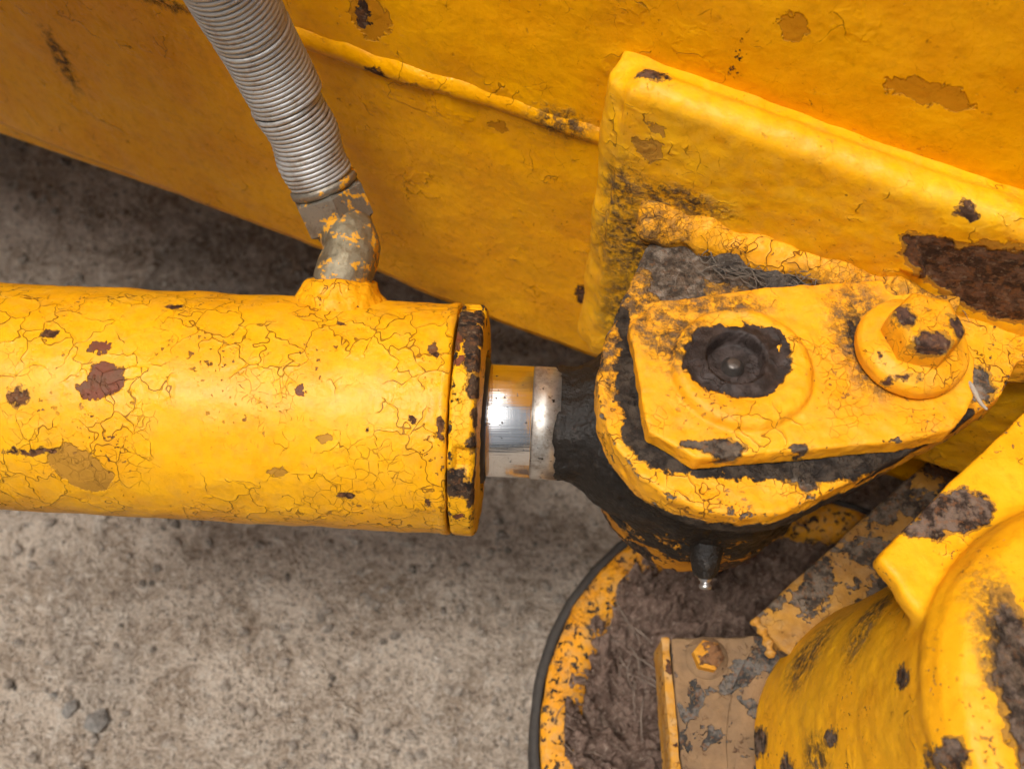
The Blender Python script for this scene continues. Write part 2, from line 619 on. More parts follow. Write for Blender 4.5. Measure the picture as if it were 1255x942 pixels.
idx = np.arange(nx * ny).reshape(ny, nx)
gf = np.stack([idx[:-1, :-1], idx[:-1, 1:], idx[1:, 1:], idx[1:, :-1]], -1).reshape(-1, 4)
ground = mk('ground', gp, gf.tolist(), m_concrete())
ground['kind'] = 'structure'

# ================================================================== CHASSIS
chassis = base('machine_chassis', (.05, .1, .40), 'yellow enamelled machine frame side with welded bracket and clevis lug, paint flaking', 'machine frame')
wall_mat = paint('wall enamel', 1, under_col=(.60, .235, .002), spec=.2, base=(.81, .362, .0), base2=(.75, .305, .0), plates=.6, crack=40, crack_amt=.25, fine_amt=.1, crack_dark=.5, chip=.80, chip_scale=20,
                 speck=.25, lump=.8, lump_scale=75, rough=.22, bump=.0012,
                 bare=[(wl(462, 84), (.006, .006, .0025)), (wl(712, 362), (.003, .003, .007)), (wl(905, 62), (.0010, .001, .010)),
                       (wl(444, 18), (.003, .003, .008))],
                 under=[(wl(452, 20), (.009, .009, .012)), (wl(975, 32), (.006, .006, .006)), (wl(1140, 115), (.016, .016, .0045)),
                        (wl(610, 155), (.004, .004, .004))],
                 grime=[(wl(752, 330), (.012, .012, .05)), (wl(75, 75), (.005, .005, .02)), (wl(215, 5), (.02, .02, .004)), (wl(690, 150), (.014, .01, .008))])
# side panel: a plate with its lower edge cut at the measured slope
def plate_wall(name, corners, thick, mat, parent, nu=220, nv=120):
    """curved-free but uneven sheet between four corners (s,h), its back closed"""
    (s00, h00), (s10, h10), (s11, h11), (s01, h01) = corners
    v, f = [], []
    for j in range(nv + 1):
        b = j / nv
        for i in range(nu + 1):
            a = i / nu
            s = (s00 * (1 - a) + s10 * a) * (1 - b) + (s01 * (1 - a) + s11 * a) * b
            h = (h00 * (1 - a) + h10 * a) * (1 - b) + (h01 * (1 - a) + h11 * a) * b
            v.append(W(s, h, WT))
    m = len(v)
    arr = np.array([tuple(p) for p in v])
    d = .0012 * fbm(arr, 22, 3, 4.0)
    v = [p + N * float(q) for p, q in zip(v, d)]
    v += [p - N * thick for p in v]
    w = nu + 1
    for j in range(nv):
        for i in range(nu):
            a = j * w + i
            f.append((a, a + 1, a + 1 + w, a + w))
            f.append((m + a + w, m + a + w + 1, m + a + 1, m + a))
    for i in range(nu):
        f.append((i + 1, i, m + i, m + i + 1))
        a = nv * w + i
        f.append((a, a + 1, m + a + 1, m + a))
    for j in range(nv):
        a = j * w
        f.append((a, a + w, m + a + w, m + a))
        a = j * w + nu
        f.append((a + w, a, m + a, m + a + w))
    return mk(name, v, f, mat, parent)
def hb(s):                                    # height of the panel's lower edge along the frame
    a, b = wl(0, 152), wl(700, 428)
    sa, sb = (a - FO).dot(U), (b - FO).dot(U)
    return a.z + (b.z - a.z) * (s - sa) / (sb - sa)
side = plate_wall('side_panel', ((-.62, hb(-.62)), (.30, hb(.30)), (.30, 1.0), (-.62, .86)), .012, wall_mat, chassis, 260, 140)
bm = bmesh.new()
b_hexa(bm, [W(-1.7, .455, WT - .0125), W(1.3, .36, WT - .0125), W(1.3, .36, -1.3), W(-1.7, .455, -1.3),
            W(-1.7, .475, WT - .0125), W(1.3, .38, WT - .0125), W(1.3, .38, -1.3), W(-1.7, .475, -1.3)])
b_hexa(bm, [W(-1.7, .45, WT), W(-.621, .45, WT), W(-.621, .45, WT - .012), W(-1.7, .45, WT - .012),
            W(-1.7, .9, WT), W(-.621, .9, WT), W(-.621, .9, WT - .012), W(-1.7, .9, WT - .012)])
me = bpy.data.meshes.new('belly_plate')
bm.to_mesh(me)
bm.free()
link('belly_plate', me, wall_mat, chassis, False)
# added box, out of view above the panel's left end, to shade that end
bm = bmesh.new()
b_hexa(bm, [W(-1.7, .70, WT + .13), W(-.24, .70, WT + .13), W(-.24, .70, WT - .012), W(-1.7, .70, WT - .012),
            W(-1.7, 1.05, WT + .13), W(-.24, 1.05, WT + .13), W(-.24, 1.05, WT - .012), W(-1.7, 1.05, WT - .012)])
me = bpy.data.meshes.new('shade_box')
bm.to_mesh(me)
bm.free()
link('shade_box', me, wall_mat, chassis, False)
# long seam weld on the panel
sa, sb = wl(150, -22), wl(768, 177)
path, rad = [], []
for k in range(120):
    q = k / 119
    p = sa.lerp(sb, q) - N * (.0046)
    p.z += .0006 * math.sin(q * 19) + .0003 * math.sin(q * 57)
    path.append(p)
    rad.append(.0072 + .0002 * math.sin(q * 57) + .0004 * math.sin(q * 13 + 1))
seam = tube('weld_seam', path, rad, wall_mat, chassis, 20)
rough_up(seam, (.0004, 120, 2))

# mounting bracket: thick plate with rounded top, melted into lumpy welds
TOPL, TOPR = .6185, .6045
brk_bare = [(fp(1200, 335), (.022, .022, .013)), (fp(1245, 348), (.026, .026, .018)), (fp(1152, 316), (.012, .012, .007)), (fp(1225, 368), (.019, .019, .010)), (fp(1187, 262), (.004, .004, .003)), (fp(1140, 300), (.010, .01, .0055))]
brk_mat = paint('bracket enamel', 2, dusty=.12, base=(.83, .425, .005), base2=(.79, .355, .003), crack=46, crack_amt=.4, fine_amt=.1, crack_dark=.6, chip=.79, chip_scale=26,
                speck=.3, lump=.6, lump_scale=60, rough=.36, bump=.0010,
                bare=brk_bare + [(W(-.012, TOPL, -.010), (.0055, .0035, .005))], bare_col=((.045, .021, .011), (.11, .055, .030)),
                under=[(fp(795, 185), (.006, .006, .006)), (fp(805, 160), (.003, .003, .002))],
                grime=[(fp(830, 245), (.022, .018, .008)), (fp(770, 300), (.013, .02, .026)), (fp(770, 380), (.012, .02, .03)), (fp(760, 240), (.008, .01, .02))])
bm = bmesh.new()
s0, s1 = -.0205, .27
tl = lambda s: TOPL + (TOPR - TOPL) * (s + .02) / .15
b_hexa(bm, [W(s0, .437, 0), W(s1, .437, 0), W(s1, .437, -.03), W(s0, .437, -.03),
            W(s0 + .001, tl(s0), 0), W(s1, tl(s1), 0), W(s1, tl(s1), -.03), W(s0 + .001, tl(s0), -.03)])
# rounded cap along the top
b_tube(bm, [W(s0 + .003, tl(s0) - .0035, -.0075), W(s1, tl(s1) - .0035, -.0075)], .0076, 20)
b_tube(bm, [W(s0 - .0015, .441 + .0055 * k, -.011 + .0008 * math.sin(k * .5)) for k in range(33)], [.0074 + .0005 * math.sin(k * .75 + 1) + .0004 * math.sin(k * .31) for k in range(33)], 12)
# weld up the left side and along the top back
b_tube(bm, [W(s0 - .001, .437 + .0057 * k, -.019 + .0006 * math.sin(k * .8)) for k in range(33)], [.0062 + .0005 * math.sin(k * .9) + .0006 * math.sin(k * .4) for k in range(33)], 12)
b_tube(bm, [W(s0 + .0075 * k, tl(s0 + .0075 * k) - .0035 + random.gauss(0, .0003), -.0185) for k in range(39)], [.0042 + random.gauss(0, .0002) for k in range(39)], 12)
bracket = voxel('mounting_bracket', bm, .0016, brk_mat, chassis, 9, [(.0005, 45, 3), (.0003, 170, 8)])

# clevis lugs (upper one seen, lower one under the rod eye)
ZE1, ZE0 = .552, .534
ear_px = [(800, 287), (768, 355), (740, 420), (731, 462), (735, 505), (752, 545), (782, 582), (822, 610), (868, 627), (915, 632), (960, 627),
          (1005, 608), (1060, 580), (1120, 549), (1180, 516), (1228, 484), (1250, 440)]
ear_poly = [at(x, y, ZE1) for x, y in ear_px]
ear_poly = [(p.x, p.y) for p in ear_poly] + [tuple(W(.205, 0, -.006).xy), tuple(W(.0, 0, -.006).xy)]
def e(x, y, z=ZE1):
    return at(x, y, z)
ear_mat = paint('lug enamel', 3, dusty=.12, base=(.84, .375, .010), base2=(.79, .315, .006), crack=90, crack_amt=1.3, fine_amt=.7, chip=.72, chip_scale=60, speck=.9, lump=1.0, lump_scale=110, rough=.42, bump=.0010, edge=.9,
                bare=[(e(850, 310), (.030, .012, .01)), (e(925, 325), (.026, .012, .01)), (e(1000, 335), (.03, .014, .01)), (e(830, 345), (.011, .013, .01)),
                      (e(1080, 345), (.03, .016, .01)), (e(1195, 470), (.006, .008, .01)), (e(985, 585), (.004, .004, .01))],
                bare_col=((.085, .063, .045), (.21, .168, .13)),
                grime=[(e(880, 330), (.04, .02, .01)), (e(780, 370), (.012, .016, .01)), (e(1030, 350), (.05, .02, .01)), (e(748, 440), (.008, .02, .02)), (e(820, 380), .016)],
                grease=[(e(775, 470), (.0065, .020, .01)), (e(786, 520), (.0075, .013, .01)), (e(800, 546), (.009, .0075, .01)), (e(765, 400), (.003, .011, .01)), (e(830, 564), (.013, .0052, .01)), (e(880, 572), (.02, .0046, .01)),
                        (e(940, 571), (.024, .0048, .01)), (e(1010, 566), (.026, .0078, .01)), (e(1080, 550), (.026, .010, .01)), (e(1150, 520), (.02, .008, .01)),
                        (PIN + Vector((.02, -.06, .036)), (.06, .03, .008))])
bm = bmesh.new()
b_prism(bm, ear_poly, ZE0, ZE1)
ear = voxel('clevis_lug', bm, .0011, ear_mat, chassis, 3, [(.0006, 85, 5), (.0003, 260, 6)])
bm = bmesh.new()
low = [(PIN.x + .0462 * math.cos(a), PIN.y + .0462 * math.sin(a)) for a in [R(185 + 8 * k) for k in range(16)]]
low = low + [(.19, .006), tuple(W(.15, 0, -.006).xy), tuple(W(.0, 0, -.006).xy), (.045, .01)]
b_prism(bm, low, .450, .467)
voxel('clevis_lug', bm, .0018, paint('lower lug enamel', 23, base=(.5, .2, .008), base2=(.4, .15, .006), crack_amt=.5, chip=.47, chip_scale=60, speck=1.0, rough=.55, bare_col=((.014, .010, .008), (.04, .026, .017))), chassis, 2, [(.0006, 85, 15)])
# fillet weld joining the lug to the bracket face
bm = bmesh.new()
pts, rr = [], []
for k in range(60):
    q = k / 59
    pts.append(W(-.004 + q * .128, ZE1 + .0035 + .0012 * math.sin(q * 40), .0005))
    rr.append((.0098 + .0012 * math.sin(q * 33) + .0008 * math.sin(q * 71)) * (1 - .35 * q))
b_tube(bm, pts, rr, 16)
weld_mat = paint('weld enamel', 4, dusty=.12, base=(.84, .375, .010), base2=(.79, .315, .006), crack=120, crack_amt=1.3, fine_amt=1.5, chip=.74, chip_scale=60, speck=.8, lump=1.1, lump_scale=90, rough=.42, bump=.0010,
                 grime=[(e(795, 270), (.014, .02, .02)), (e(850, 290), (.03, .008, .012)), (W(.10, ZE1, .005), (.05, .02, .012))])
voxel('fillet_weld', bm, .0012, weld_mat, chassis, 3, [(.0012, 70, 6), (.0004, 210, 3)])

# ================================================================== HYDRAULIC CYLINDER
cyl = base('hydraulic_cylinder', ax(.1) - Vector((0, 0, RB)), 'yellow hydraulic ram with crazed paint, chrome rod and greasy black rod eye', 'hydraulic cylinder')
b = bar
barrel_mat = paint('barrel enamel', 5, dusty=.12, crack=70, crack_amt=1.25, fine_amt=.8, crack_dark=.62, chip=.725, chip_scale=48, bare_col=((.06, .024, .010), (.15, .062, .024)), speck=.7, lump=.55, lump_scale=90, rough=.33, bump=.0008, blob_warp=.0045,
                   bare=[(b(25, 487), (.0042, .0028, .0028)), (b(60, 408), (.003, .002, .002)), (b(215, 376), (.003, .002, .002)), (b(533, 428), (.002, .003, .003)),
                         (b(447, 527), .0014), (b(40, 553), (.011, .0015, .0015)), (b(420, 395), (.002, .0014, .0014)), (b(540, 525), (.0015, .004, .004)),
                         (b(525, 615), (.0014, .002, .002)), (b(425, 608), (.003, .0015, .002)), (b(505, 513), .0017)],
                   red=[(b(130, 464), .0075), (b(114, 478), (.006, .004, .004)), (b(122, 425), (.004, .003, .003)), (b(368, 478), .0024)],
                   under=[(b(92, 570), (.011, .008, .008)), (b(108, 584), (.010, .008, .008)), (b(396, 538), (.003, .002, .002)), (b(338, 578), (.004, .002, .002)), (b(345, 577), (.003, .002, .002))])
SE = sx(548)
prof = dense([(-.14, 0.01), (-.14, RB), (SE - .0042, RB), (SE - .0036, RB + .0004), (SE - .0006, RB + .0004), (SE, RB - .001), (SE, .03)], .0028)
barrel = lathe('barrel', AX0, AXD, prof, barrel_mat, cyl, 160)
rough_up(barrel, (.00045, 60, 1), (.00016, 240, 2))
# gland nut with spanner slots and worn edge
SC = sx(583)
gl_mat = paint('gland enamel', 6, crack=150, crack_amt=1.0, fine_amt=1.0, chip=.66, chip_scale=75, speck=1.0, lump=.8, lump_scale=150, rough=.42, bump=.0008, blob_warp=.004,
               bare=[(b(572, 392), (.004, .008, .006)), (b(562, 402), (.005, .008, .005)), (b(578, 430), (.003, .01, .008)), (b(566, 600), (.006, .004, .004)), (b(558, 585), (.004, .003, .004))] + [(b(586, y), (.0022 + .0016 * (k % 2), .0055, .0055)) for k, y in enumerate((388, 410, 440, 474, 512, 548, 590, 612, 640))],
               bare_col=((.022, .014, .010), (.065, .036, .020)),
               red=[(b(560, 418), (.0022, .005, .004)), (b(562, 442), (.0022, .003, .003)), (b(562, 632), (.002, .002, .002))], edge=.9)
th_slot = None
xg, yg = frame_of(AXD)
pslot = bar(560, 562) - ax(sx(560, 562))
aslot = math.atan2(pslot.dot(yg), pslot.dot(xg))
def slot(s, r, a):
    for k in range(4):
        d = (a - aslot - k * PI / 2 + PI) % (2 * PI) - PI
        if abs(d) < .10 and r > RB - .004:
            return r - .0042 if SE + .003 < s < SC + .02 else r
    return r
prof = dense([(SE + .0008, .03), (SE + .0008, RB - .0008), (SE + .0016, RB + .0002), (SC - .0016, RB + .0002), (SC, RB - .0016), (SC + .0006, RB - .0075), (SC + .0012, .030), (SC - .004, .0285), (SC - .004, .024)], .0009)
gland = lathe('gland_nut', AX0, AXD, prof, gl_mat, cyl, 260, slot)
rough_up(gland, (.0003, 120, 4), (.0002, 330, 5))
# rod
RR = .0243
chrome, satin = m_chrome(), m_satin()
S1, S2 = sx(652, 512, RR), sx(681, 512, RR)
rod = lathe('piston_rod', AX0, AXD, [(SC - .02, .01), (SC - .02, RR), (S1 - .0003, RR), (S1, RR - .0003), (S1 + .0001, .01)], chrome, cyl, 128)
lathe('rod_shoulder', AX0, AXD, [(S1 + .0002, .01), (S1 + .0002, RR - .0004), (S1 + .0006, RR), (S2 + .002, RR), (S2 + .002, .01)], satin, cyl, 128)
lathe('wiper_seal', AX0, AXD, [(SC - .006, RR + .0002), (SC - .001, RR + .0034), (SC + .0012, RR + .0030), (SC + .0024, RR + .0016), (SC + .0026, RR + .0003)], m_flat('seal rubber', (.03, .022, .016), .5), cyl, 96, caps=False)
# rod eye: forged block swept from the round rod into the flat eye
bm = bmesh.new()
D2 = AXD
for_v = []
SP = (PIN - AX0).dot(AXD)
stations = [(S2 + .0002, .0246, .0246, 2.0), (S2 + .006, .0246, .0244, 2.0), (S2 + .010, .0250, .0245, 2.2), (S2 + .015, .0275, .0255, 2.5), (S2 + .020, .032, .027, 3.0), (SP - .032, .040, .029, 4.0), (SP - .015, .047, .0305, 6.0), (SP, .047, .0305, 8.0)]
rings = []
for s, hy, hz, ex in stations:
    ring = []
    for k in range(40):
        a = 2 * PI * k / 40
        ca, sa_ = math.cos(a), math.sin(a)
        yy = hy * math.copysign(abs(ca) ** (2 / ex), ca)
        zz = hz * math.copysign(abs(sa_) ** (2 / ex), sa_)
        ring.append(bm.verts.new(AX0 + AXD * s + AXS * yy + Vector((0, 0, zz))))
    rings.append(ring)
for r0, r1 in zip(rings, rings[1:]):
    for k in range(40):
        bm.faces.new((r0[k], r0[(k + 1) % 40], r1[(k + 1) % 40], r1[k]))
bm.faces.new(rings[0][::-1])
bm.faces.new(rings[-1])
b_prism(bm, [(PIN.x + .0485 * math.cos(2 * PI * k / 72), PIN.y + .0485 * math.sin(2 * PI * k / 72)) for k in range(72)], .4695, .5315)
eye_mat = m_grease('greasy eye', .3, [(at(688, 577, .515), .004), (PIN + Vector((-.03, -.045, -.022)), (.04, .012, .009)), (PIN + Vector((0, -.048, -.03)), (.06, .02, .004)),
                                      (PIN + Vector((-.005, -.048, -.008)), (.022, .01, .004))])
eye = voxel('rod_eye', bm, .0011, eye_mat, cyl, 3, [(.0012, 60, 7), (.0006, 170, 4), (.0003, 420, 9)])
# grease nipple, points out towards the viewer
npos = Vector((PIN.x - .003, PIN.y - .0455, .4855))
nd = Vector((-.05, -.9, -.35)).normalized()
grey_metal = m_flat('nipple steel', (.42, .40, .38), .35, .9)
black_rub = m_grease('nipple grease', .45)
nip = lathe('grease_nipple', npos, nd, dense([(-.004, .002), (-.004, .0076), (.004, .0070), (.0095, .0058), (.0135, .0042), (.0145, .002)], .0012), black_rub, cyl, 40)
rough_up(nip, (.0005, 260, 2))
lathe('nipple_tip', npos + nd * .0138, nd, [(-.002, .0028), (.0008, .0028), (.0016, .0020), (.0024, .0019), (.0032, .0027), (.0044, .0024), (.005, .0012)], grey_metal, nip, 32)
# oil port boss on the back of the barrel
sp_ = sx(411, 372)
TB = R(52)
pb = ax(sp_, RB - .004, TB)
pbd = (ax(sp_, 1, TB) - ax(sp_)).normalized()
port_mat = paint('port enamel', 7, base=(.80, .34, .006), crack=150, crack_amt=.4, fine_amt=.4, chip=.66, chip_scale=90, speck=.6, lump=1.2, lump_scale=160, rough=.4, bump=.001,
                 bare_col=((.05, .03, .02), (.16, .075, .03)))
bm = bmesh.new()
def b_lathe(bm, o, d, prof, seg=40):
    x, y = frame_of(d)
    rings = [[bm.verts.new(o + d * s + x * (r * math.cos(2 * PI * k / seg)) + y * (r * math.sin(2 * PI * k / seg))) for k in range(seg)] for s, r in prof]
    for r0, r1 in zip(rings, rings[1:]):
        for k in range(seg):
            bm.faces.new((r0[k], r0[(k + 1) % seg], r1[(k + 1) % seg], r1[k]))
    bm.faces.new(rings[0][::-1])
    bm.faces.new(rings[-1])
b_lathe(bm, pb, pbd, [(-.004, .02), (.0045, .0195), (.0075, .0172), (.0105, .0160), (.0122, .0138)])
voxel('port_boss', bm, .001, port_mat, cyl, 4, [(.0013, 80, 3), (.0003, 300, 1)])

# ================================================================== HOSE
PB = pb + pbd * .0120
hose_steel = m_hose_steel('zinc spring', (.50, .50, .50), (.34, .34, .33), (.26, .21, .16), metal=.6)
fit_steel = m_hose_steel('fitting steel', (.30, .27, .22), (.20, .18, .145), (.14, .105, .07), .4, .1)
fit_steel2 = m_hose_steel('elbow steel', (.30, .25, .15), (.22, .19, .14), (.13, .085, .04), .5, .35)
hose = base('hydraulic_hose', PB, 'ribbed grey steel spring-wrapped hose rising from the cylinder port', 'hose')
E1 = depth(427, 322, .452)
E2 = depth(433, 302, .447)
E3 = depth(417, 272, .440)
hp = [E3, depth(402, 238, .434), depth(384, 196, .425), depth(360, 140, .411), depth(330, 82, .395), depth(293, 15, .373), depth(258, -45, .352), depth(218, -110, .33)]
def catmull(P, n):
    out = []
    Q = [P[0] * 2 - P[1]] + P + [P[-1] * 2 - P[-2]]
    for i in range(1, len(Q) - 2):
        for k in range(n):
            t = k / n
            a, b_, c, d = Q[i - 1], Q[i], Q[i + 1], Q[i + 2]
            out.append(.5 * (2 * b_ + (c - a) * t + (2 * a - 5 * b_ + 4 * c - d) * t * t + (3 * b_ - a - 3 * c + d) * t ** 3))
    out.append(P[-1])
    return out
# elbow
ep = catmull([PB - pbd * .002, PB + pbd * .002 + RIGHT * .001, (PB + pbd * .008).lerp(E3, .30) + RIGHT * .0045, (PB + pbd * .010).lerp(E3, .72) + RIGHT * .0025, E3], 8)
bm = bmesh.new()
b_tube(bm, ep, [.0122] * len(ep), 20)
voxel('elbow', bm, .001, fit_steel2, hose, 2, [(.0006, 150, 2)])
hd = (hp[1] - hp[0]).normalized()
# hexagon swivel nut
def hexa(name, o, d, r, h, mat, parent, rot=0.0, cham=.0018):
    x, y = frame_of(d)
    d = d.normalized()
    v, f = [], []
    prof = [(0, r - cham), (cham * .7, r), (h - cham * .7, r), (h, r - cham * 1.4)]
    for s, rr in prof:
        for k in range(6):
            a = PI / 3 * k + rot
            v.append(o + d * s + x * (rr * math.cos(a)) + y * (rr * math.sin(a)))
    for i in range(3):
        for k in range(6):
            a, b_ = i * 6 + k, i * 6 + (k + 1) % 6
            f.append((a, b_, b_ + 6, a + 6))
    f.append(tuple(range(5, -1, -1)))
    f.append(tuple(range(18, 24)))
    return mk(name, v, f, mat, parent, False)
nut = hexa('swivel_nut', E3 - hd * .001, hd, .0168, .0165, fit_steel, hose, .35)
lathe('ferrule', E3 + hd * .0157, hd, dense([(0, .006), (0, .0142), (.001, .0150), (.0035, .0150), (.004, .0138), (.006, .0138), (.0065, .0144), (.0085, .0144), (.009, .0136), (.022, .0130), (.024, .012)], .001), fit_steel, hose, 48)
path = catmull(hp, 40)
# trim the path to start above the ferrule
st = E3 + hd * .0175
path = [p for p in path if (p - E3).dot(hd) > .0215]
tube('inner_hose', path, .0115, m_flat('hose rubber', (.10, .09, .08), .8), hose, 24)
# spring guard: one flat-wound wire, bunched in places
L = [0.0]
for p, q in zip(path, path[1:]):
    L.append(L[-1] + (q - p).length)
def on_path(s):
    i = int(np.searchsorted(L, s)) - 1
    i = max(0, min(i, len(path) - 2))
    t = (s - L[i]) / (L[i + 1] - L[i])
    return path[i].lerp(path[i + 1], t), (path[i + 1] - path[i]).normalized()
hv = []
s, ang = .0, 0.0
wire = .00112
seg = 40
coil = []
x0 = None
turn = 0
while s < L[-1] - .004:
    p, tg = on_path(s)
    if x0 is None:
        x0, _ = frame_of(tg)
    x0 = (x0 - tg * x0.dot(tg)).normalized()
    y0 = tg.cross(x0)
    tn = int(ang / (2 * PI))
    rr = .0134 + .0026 * (s / .15) + .00018 * math.sin(tn * 12.9898) + (.00035 if 15 < tn < 30 else 0) + (.0002 if tn > 30 else 0)
    pit = .00222 + .0031 * min(s, .2) + .00012 * math.sin(tn * 4.7)
    if tn == 15:
        pit = .0027
    if tn == 29:
        pit = .0026
    drift = x0 * (.0008 * math.sin(tn * .55)) if tn < 16 else x0 * (-.0006)
    coil.append((p + x0 * (rr * math.cos(ang)) + y0 * (rr * math.sin(ang)) + drift, tg))
    ang += 2 * PI / seg
    s += pit / seg
v, f = [], []
cs = 8
for i, (p, tg) in enumerate(coil):
    a = coil[max(i - 1, 0)][0]
    c = coil[min(i + 1, len(coil) - 1)][0]
    t_ = (c - a).normalized()
    q = (tg - t_ * tg.dot(t_)).normalized()
    r_ = t_.cross(q)
    for k in range(cs):
        w = 2 * PI * k / cs
        v.append(p + q * (wire * math.cos(w)) + r_ * (wire * .8 * math.sin(w)))
for i in range(len(coil) - 1):
    for k in range(cs):
        a, b_ = i * cs + k, i * cs + (k + 1) % cs
        f.append((a, b_, b_ + cs, a + cs))
f.append(tuple(range(cs)))
f.append(tuple((len(coil) - 1) * cs + k for k in range(cs))[::-1])
mk('spring_guard', v, f, hose_steel, hose)

# ================================================================== PIN WITH KEEPER PLATE
ZK0, ZK1 = ZE1 + .0005, ZE1 + .0095
pin = base('pivot_pin', (PIN.x, PIN.y, ZK0), 'yellow keeper plate with dark recessed pin head on top of the lug', 'pivot pin')
k_px = [(771, 396), (806, 368), (850, 364), (914, 354), (1000, 347), (1079, 343), (1130, 362), (1172, 385), (1195, 440), (1194, 483), (1186, 505), (1164, 527), (1101, 540), (1030, 547), (967, 552), (900, 559), (854, 562), (794, 528), (784, 470)]
kp = lambda x, y: at(x, y, ZK1)
k_poly = [(kp(x, y).x, kp(x, y).y) for x, y in k_px]
BC = kp(909, 452)
HC = kp(900, 444)
keep_mat = paint('keeper enamel', 8, dusty=.12, base=(.84, .375, .010), base2=(.79, .315, .006), crack=95, crack_amt=.75, fine_amt=.6, crack_dark=.6, chip=.74, chip_scale=60, speck=.5, lump=.9, lump_scale=90, rough=.40, bump=.0009, edge=.55, blob_warp=.0035,
                 bare=[(kp(887, 549), (.007, .0035, .01)), (kp(1050, 408), (.003, .009, .01)), 
                       (kp(855, 545), (.006, .002, .01)), (kp(980, 548), (.003, .002, .01))],
                 bare_col=((.04, .028, .02), (.11, .082, .06)),
                 grime=[(kp(812, 400), (.015, .012, .01)), (kp(806, 405), (.011, .011, .01)), (kp(838, 430), (.012, .012, .01)), (kp(1052, 385), (.012, .014, .01)), (kp(1066, 440), (.009, .016, .01)), (kp(1050, 410), (.009, .016, .01)), (kp(880, 375), (.02, .005, .01))],
                 spare=[(kp(897, 402), (.0040, .0022, .01)), (kp(936, 404), (.0035, .0018, .004)), (kp(952, 432), (.0012, .0025, .004)), (kp(890, 393), (.002, .0015, .01)), (kp(1046, 392), (.002, .003, .01))],
                 dark=[(HC + Vector((.0005, .000, 0)), (.0205, .0165, .02)), (HC + Vector((-.0075, -.004, 0)), (.0125, .0105, .02)), (HC + Vector((.006, -.0095, 0)), (.009, .0075, .02)), (HC + Vector((.012, .004, 0)), (.0085, .011, .02))])
bm = bmesh.new()
b_prism(bm, k_poly, ZK0, ZK1)
b_lathe(bm, Vector((BC.x, BC.y, ZK1 - .003)), Vector((0, 0, 1)), [(0, .0265), (.0045, .0262), (.0062, .0250), (.0070, .0232), (.0070, .005)], 64)
def dish(c, n):
    """the hollow pin centre and the slightly dished boss"""
    d = np.zeros_like(c)
    r = np.hypot(c[:, 0] - HC.x, c[:, 1] - HC.y)
    top = (c[:, 2] > ZK1 - .001)
    fall = np.clip((.0112 - r) / .0012, 0, 1)
    fall = fall * fall * (3 - 2 * fall)
    d[:, 2] = -fall * .0075 * top
    ring = np.exp(-((r - .0168) / .0035) ** 2)
    d[:, 2] -= .0012 * ring * top
    return d
keeper = voxel('keeper_plate', bm, .00075, keep_mat, pin, 3, [(.00045, 90, 5), (.00022, 280, 6)], dish)
core = m_grease('pin grease', .35)
lathe('pin_centre', Vector((HC.x, HC.y, ZK1 - .0047)), Vector((0, 0, 1)), dense([(0, .0045), (.0015, .0044), (.0032, .0033), (.0042, .0026), (.0046, .0012)], .0006), m_flat('pin centre steel', (.09, .075, .065), .4, .6), pin, 32)

# ================================================================== FLANGE BOLT
BB = kp(1112, 433)
bolt = base('flange_bolt', (BB.x, BB.y, ZK1), 'yellow painted hexagon flange bolt with worn corners on the keeper plate', 'bolt')
zb = Vector((0, 0, 1))
bd = Vector((.05, .03, 1)).normalized()
bolt_mat = paint('bolt enamel', 9, dusty=.12, base=(.84, .375, .010), base2=(.79, .315, .006), crack=170, crack_amt=.7, fine_amt=.9, chip=.755, chip_scale=80, speck=.4, lump=.8, lump_scale=120, rough=.38, bump=.0007, edge=.35, blob_warp=.004,
                 bare=[(at(1142, 420, .583), (.0065, .0045, .006)), (at(1109, 388, .583), (.003, .005, .006)), (at(1168, 405, .58), (.0025, .005, .006)), (at(1075, 440, .567), (.002, .006, .004)), (at(1108, 468, .567), (.008, .0018, .004))],
                 bare_col=((.05, .025, .017), (.10, .05, .033)))
bm = bmesh.new()
b_lathe(bm, BB, bd, [(.0002, .0195), (.001, .0208), (.0055, .0210), (.0075, .0200), (.0085, .0178), (.0100, .0150), (.0100, .004)], 64)
voxel('flange', bm, .0007, bolt_mat, bolt, 3, [(.0003, 110, 5)])
bm = bmesh.new()
x_, y_ = frame_of(bd)
lo_, hi_ = [], []
rings = []
for s_, r_ in ((.0080, .0140), (.0190, .0138), (.0212, .0128), (.0222, .0108)):
    rings.append([bm.verts.new(BB + bd * s_ + x_ * (r_ * math.cos(PI / 3 * k + .25)) + y_ * (r_ * math.sin(PI / 3 * k + .25))) for k in range(6)])
for r0, r1 in zip(rings, rings[1:]):
    for k in range(6):
        bm.faces.new((r0[k], r0[(k + 1) % 6], r1[(k + 1) % 6], r1[k]))
bm.faces.new(rings[0][::-1])
bm.faces.new(rings[-1])
voxel('hex_head', bm, .0005, bolt_mat, bolt, 1, [(.0002, 130, 9)])

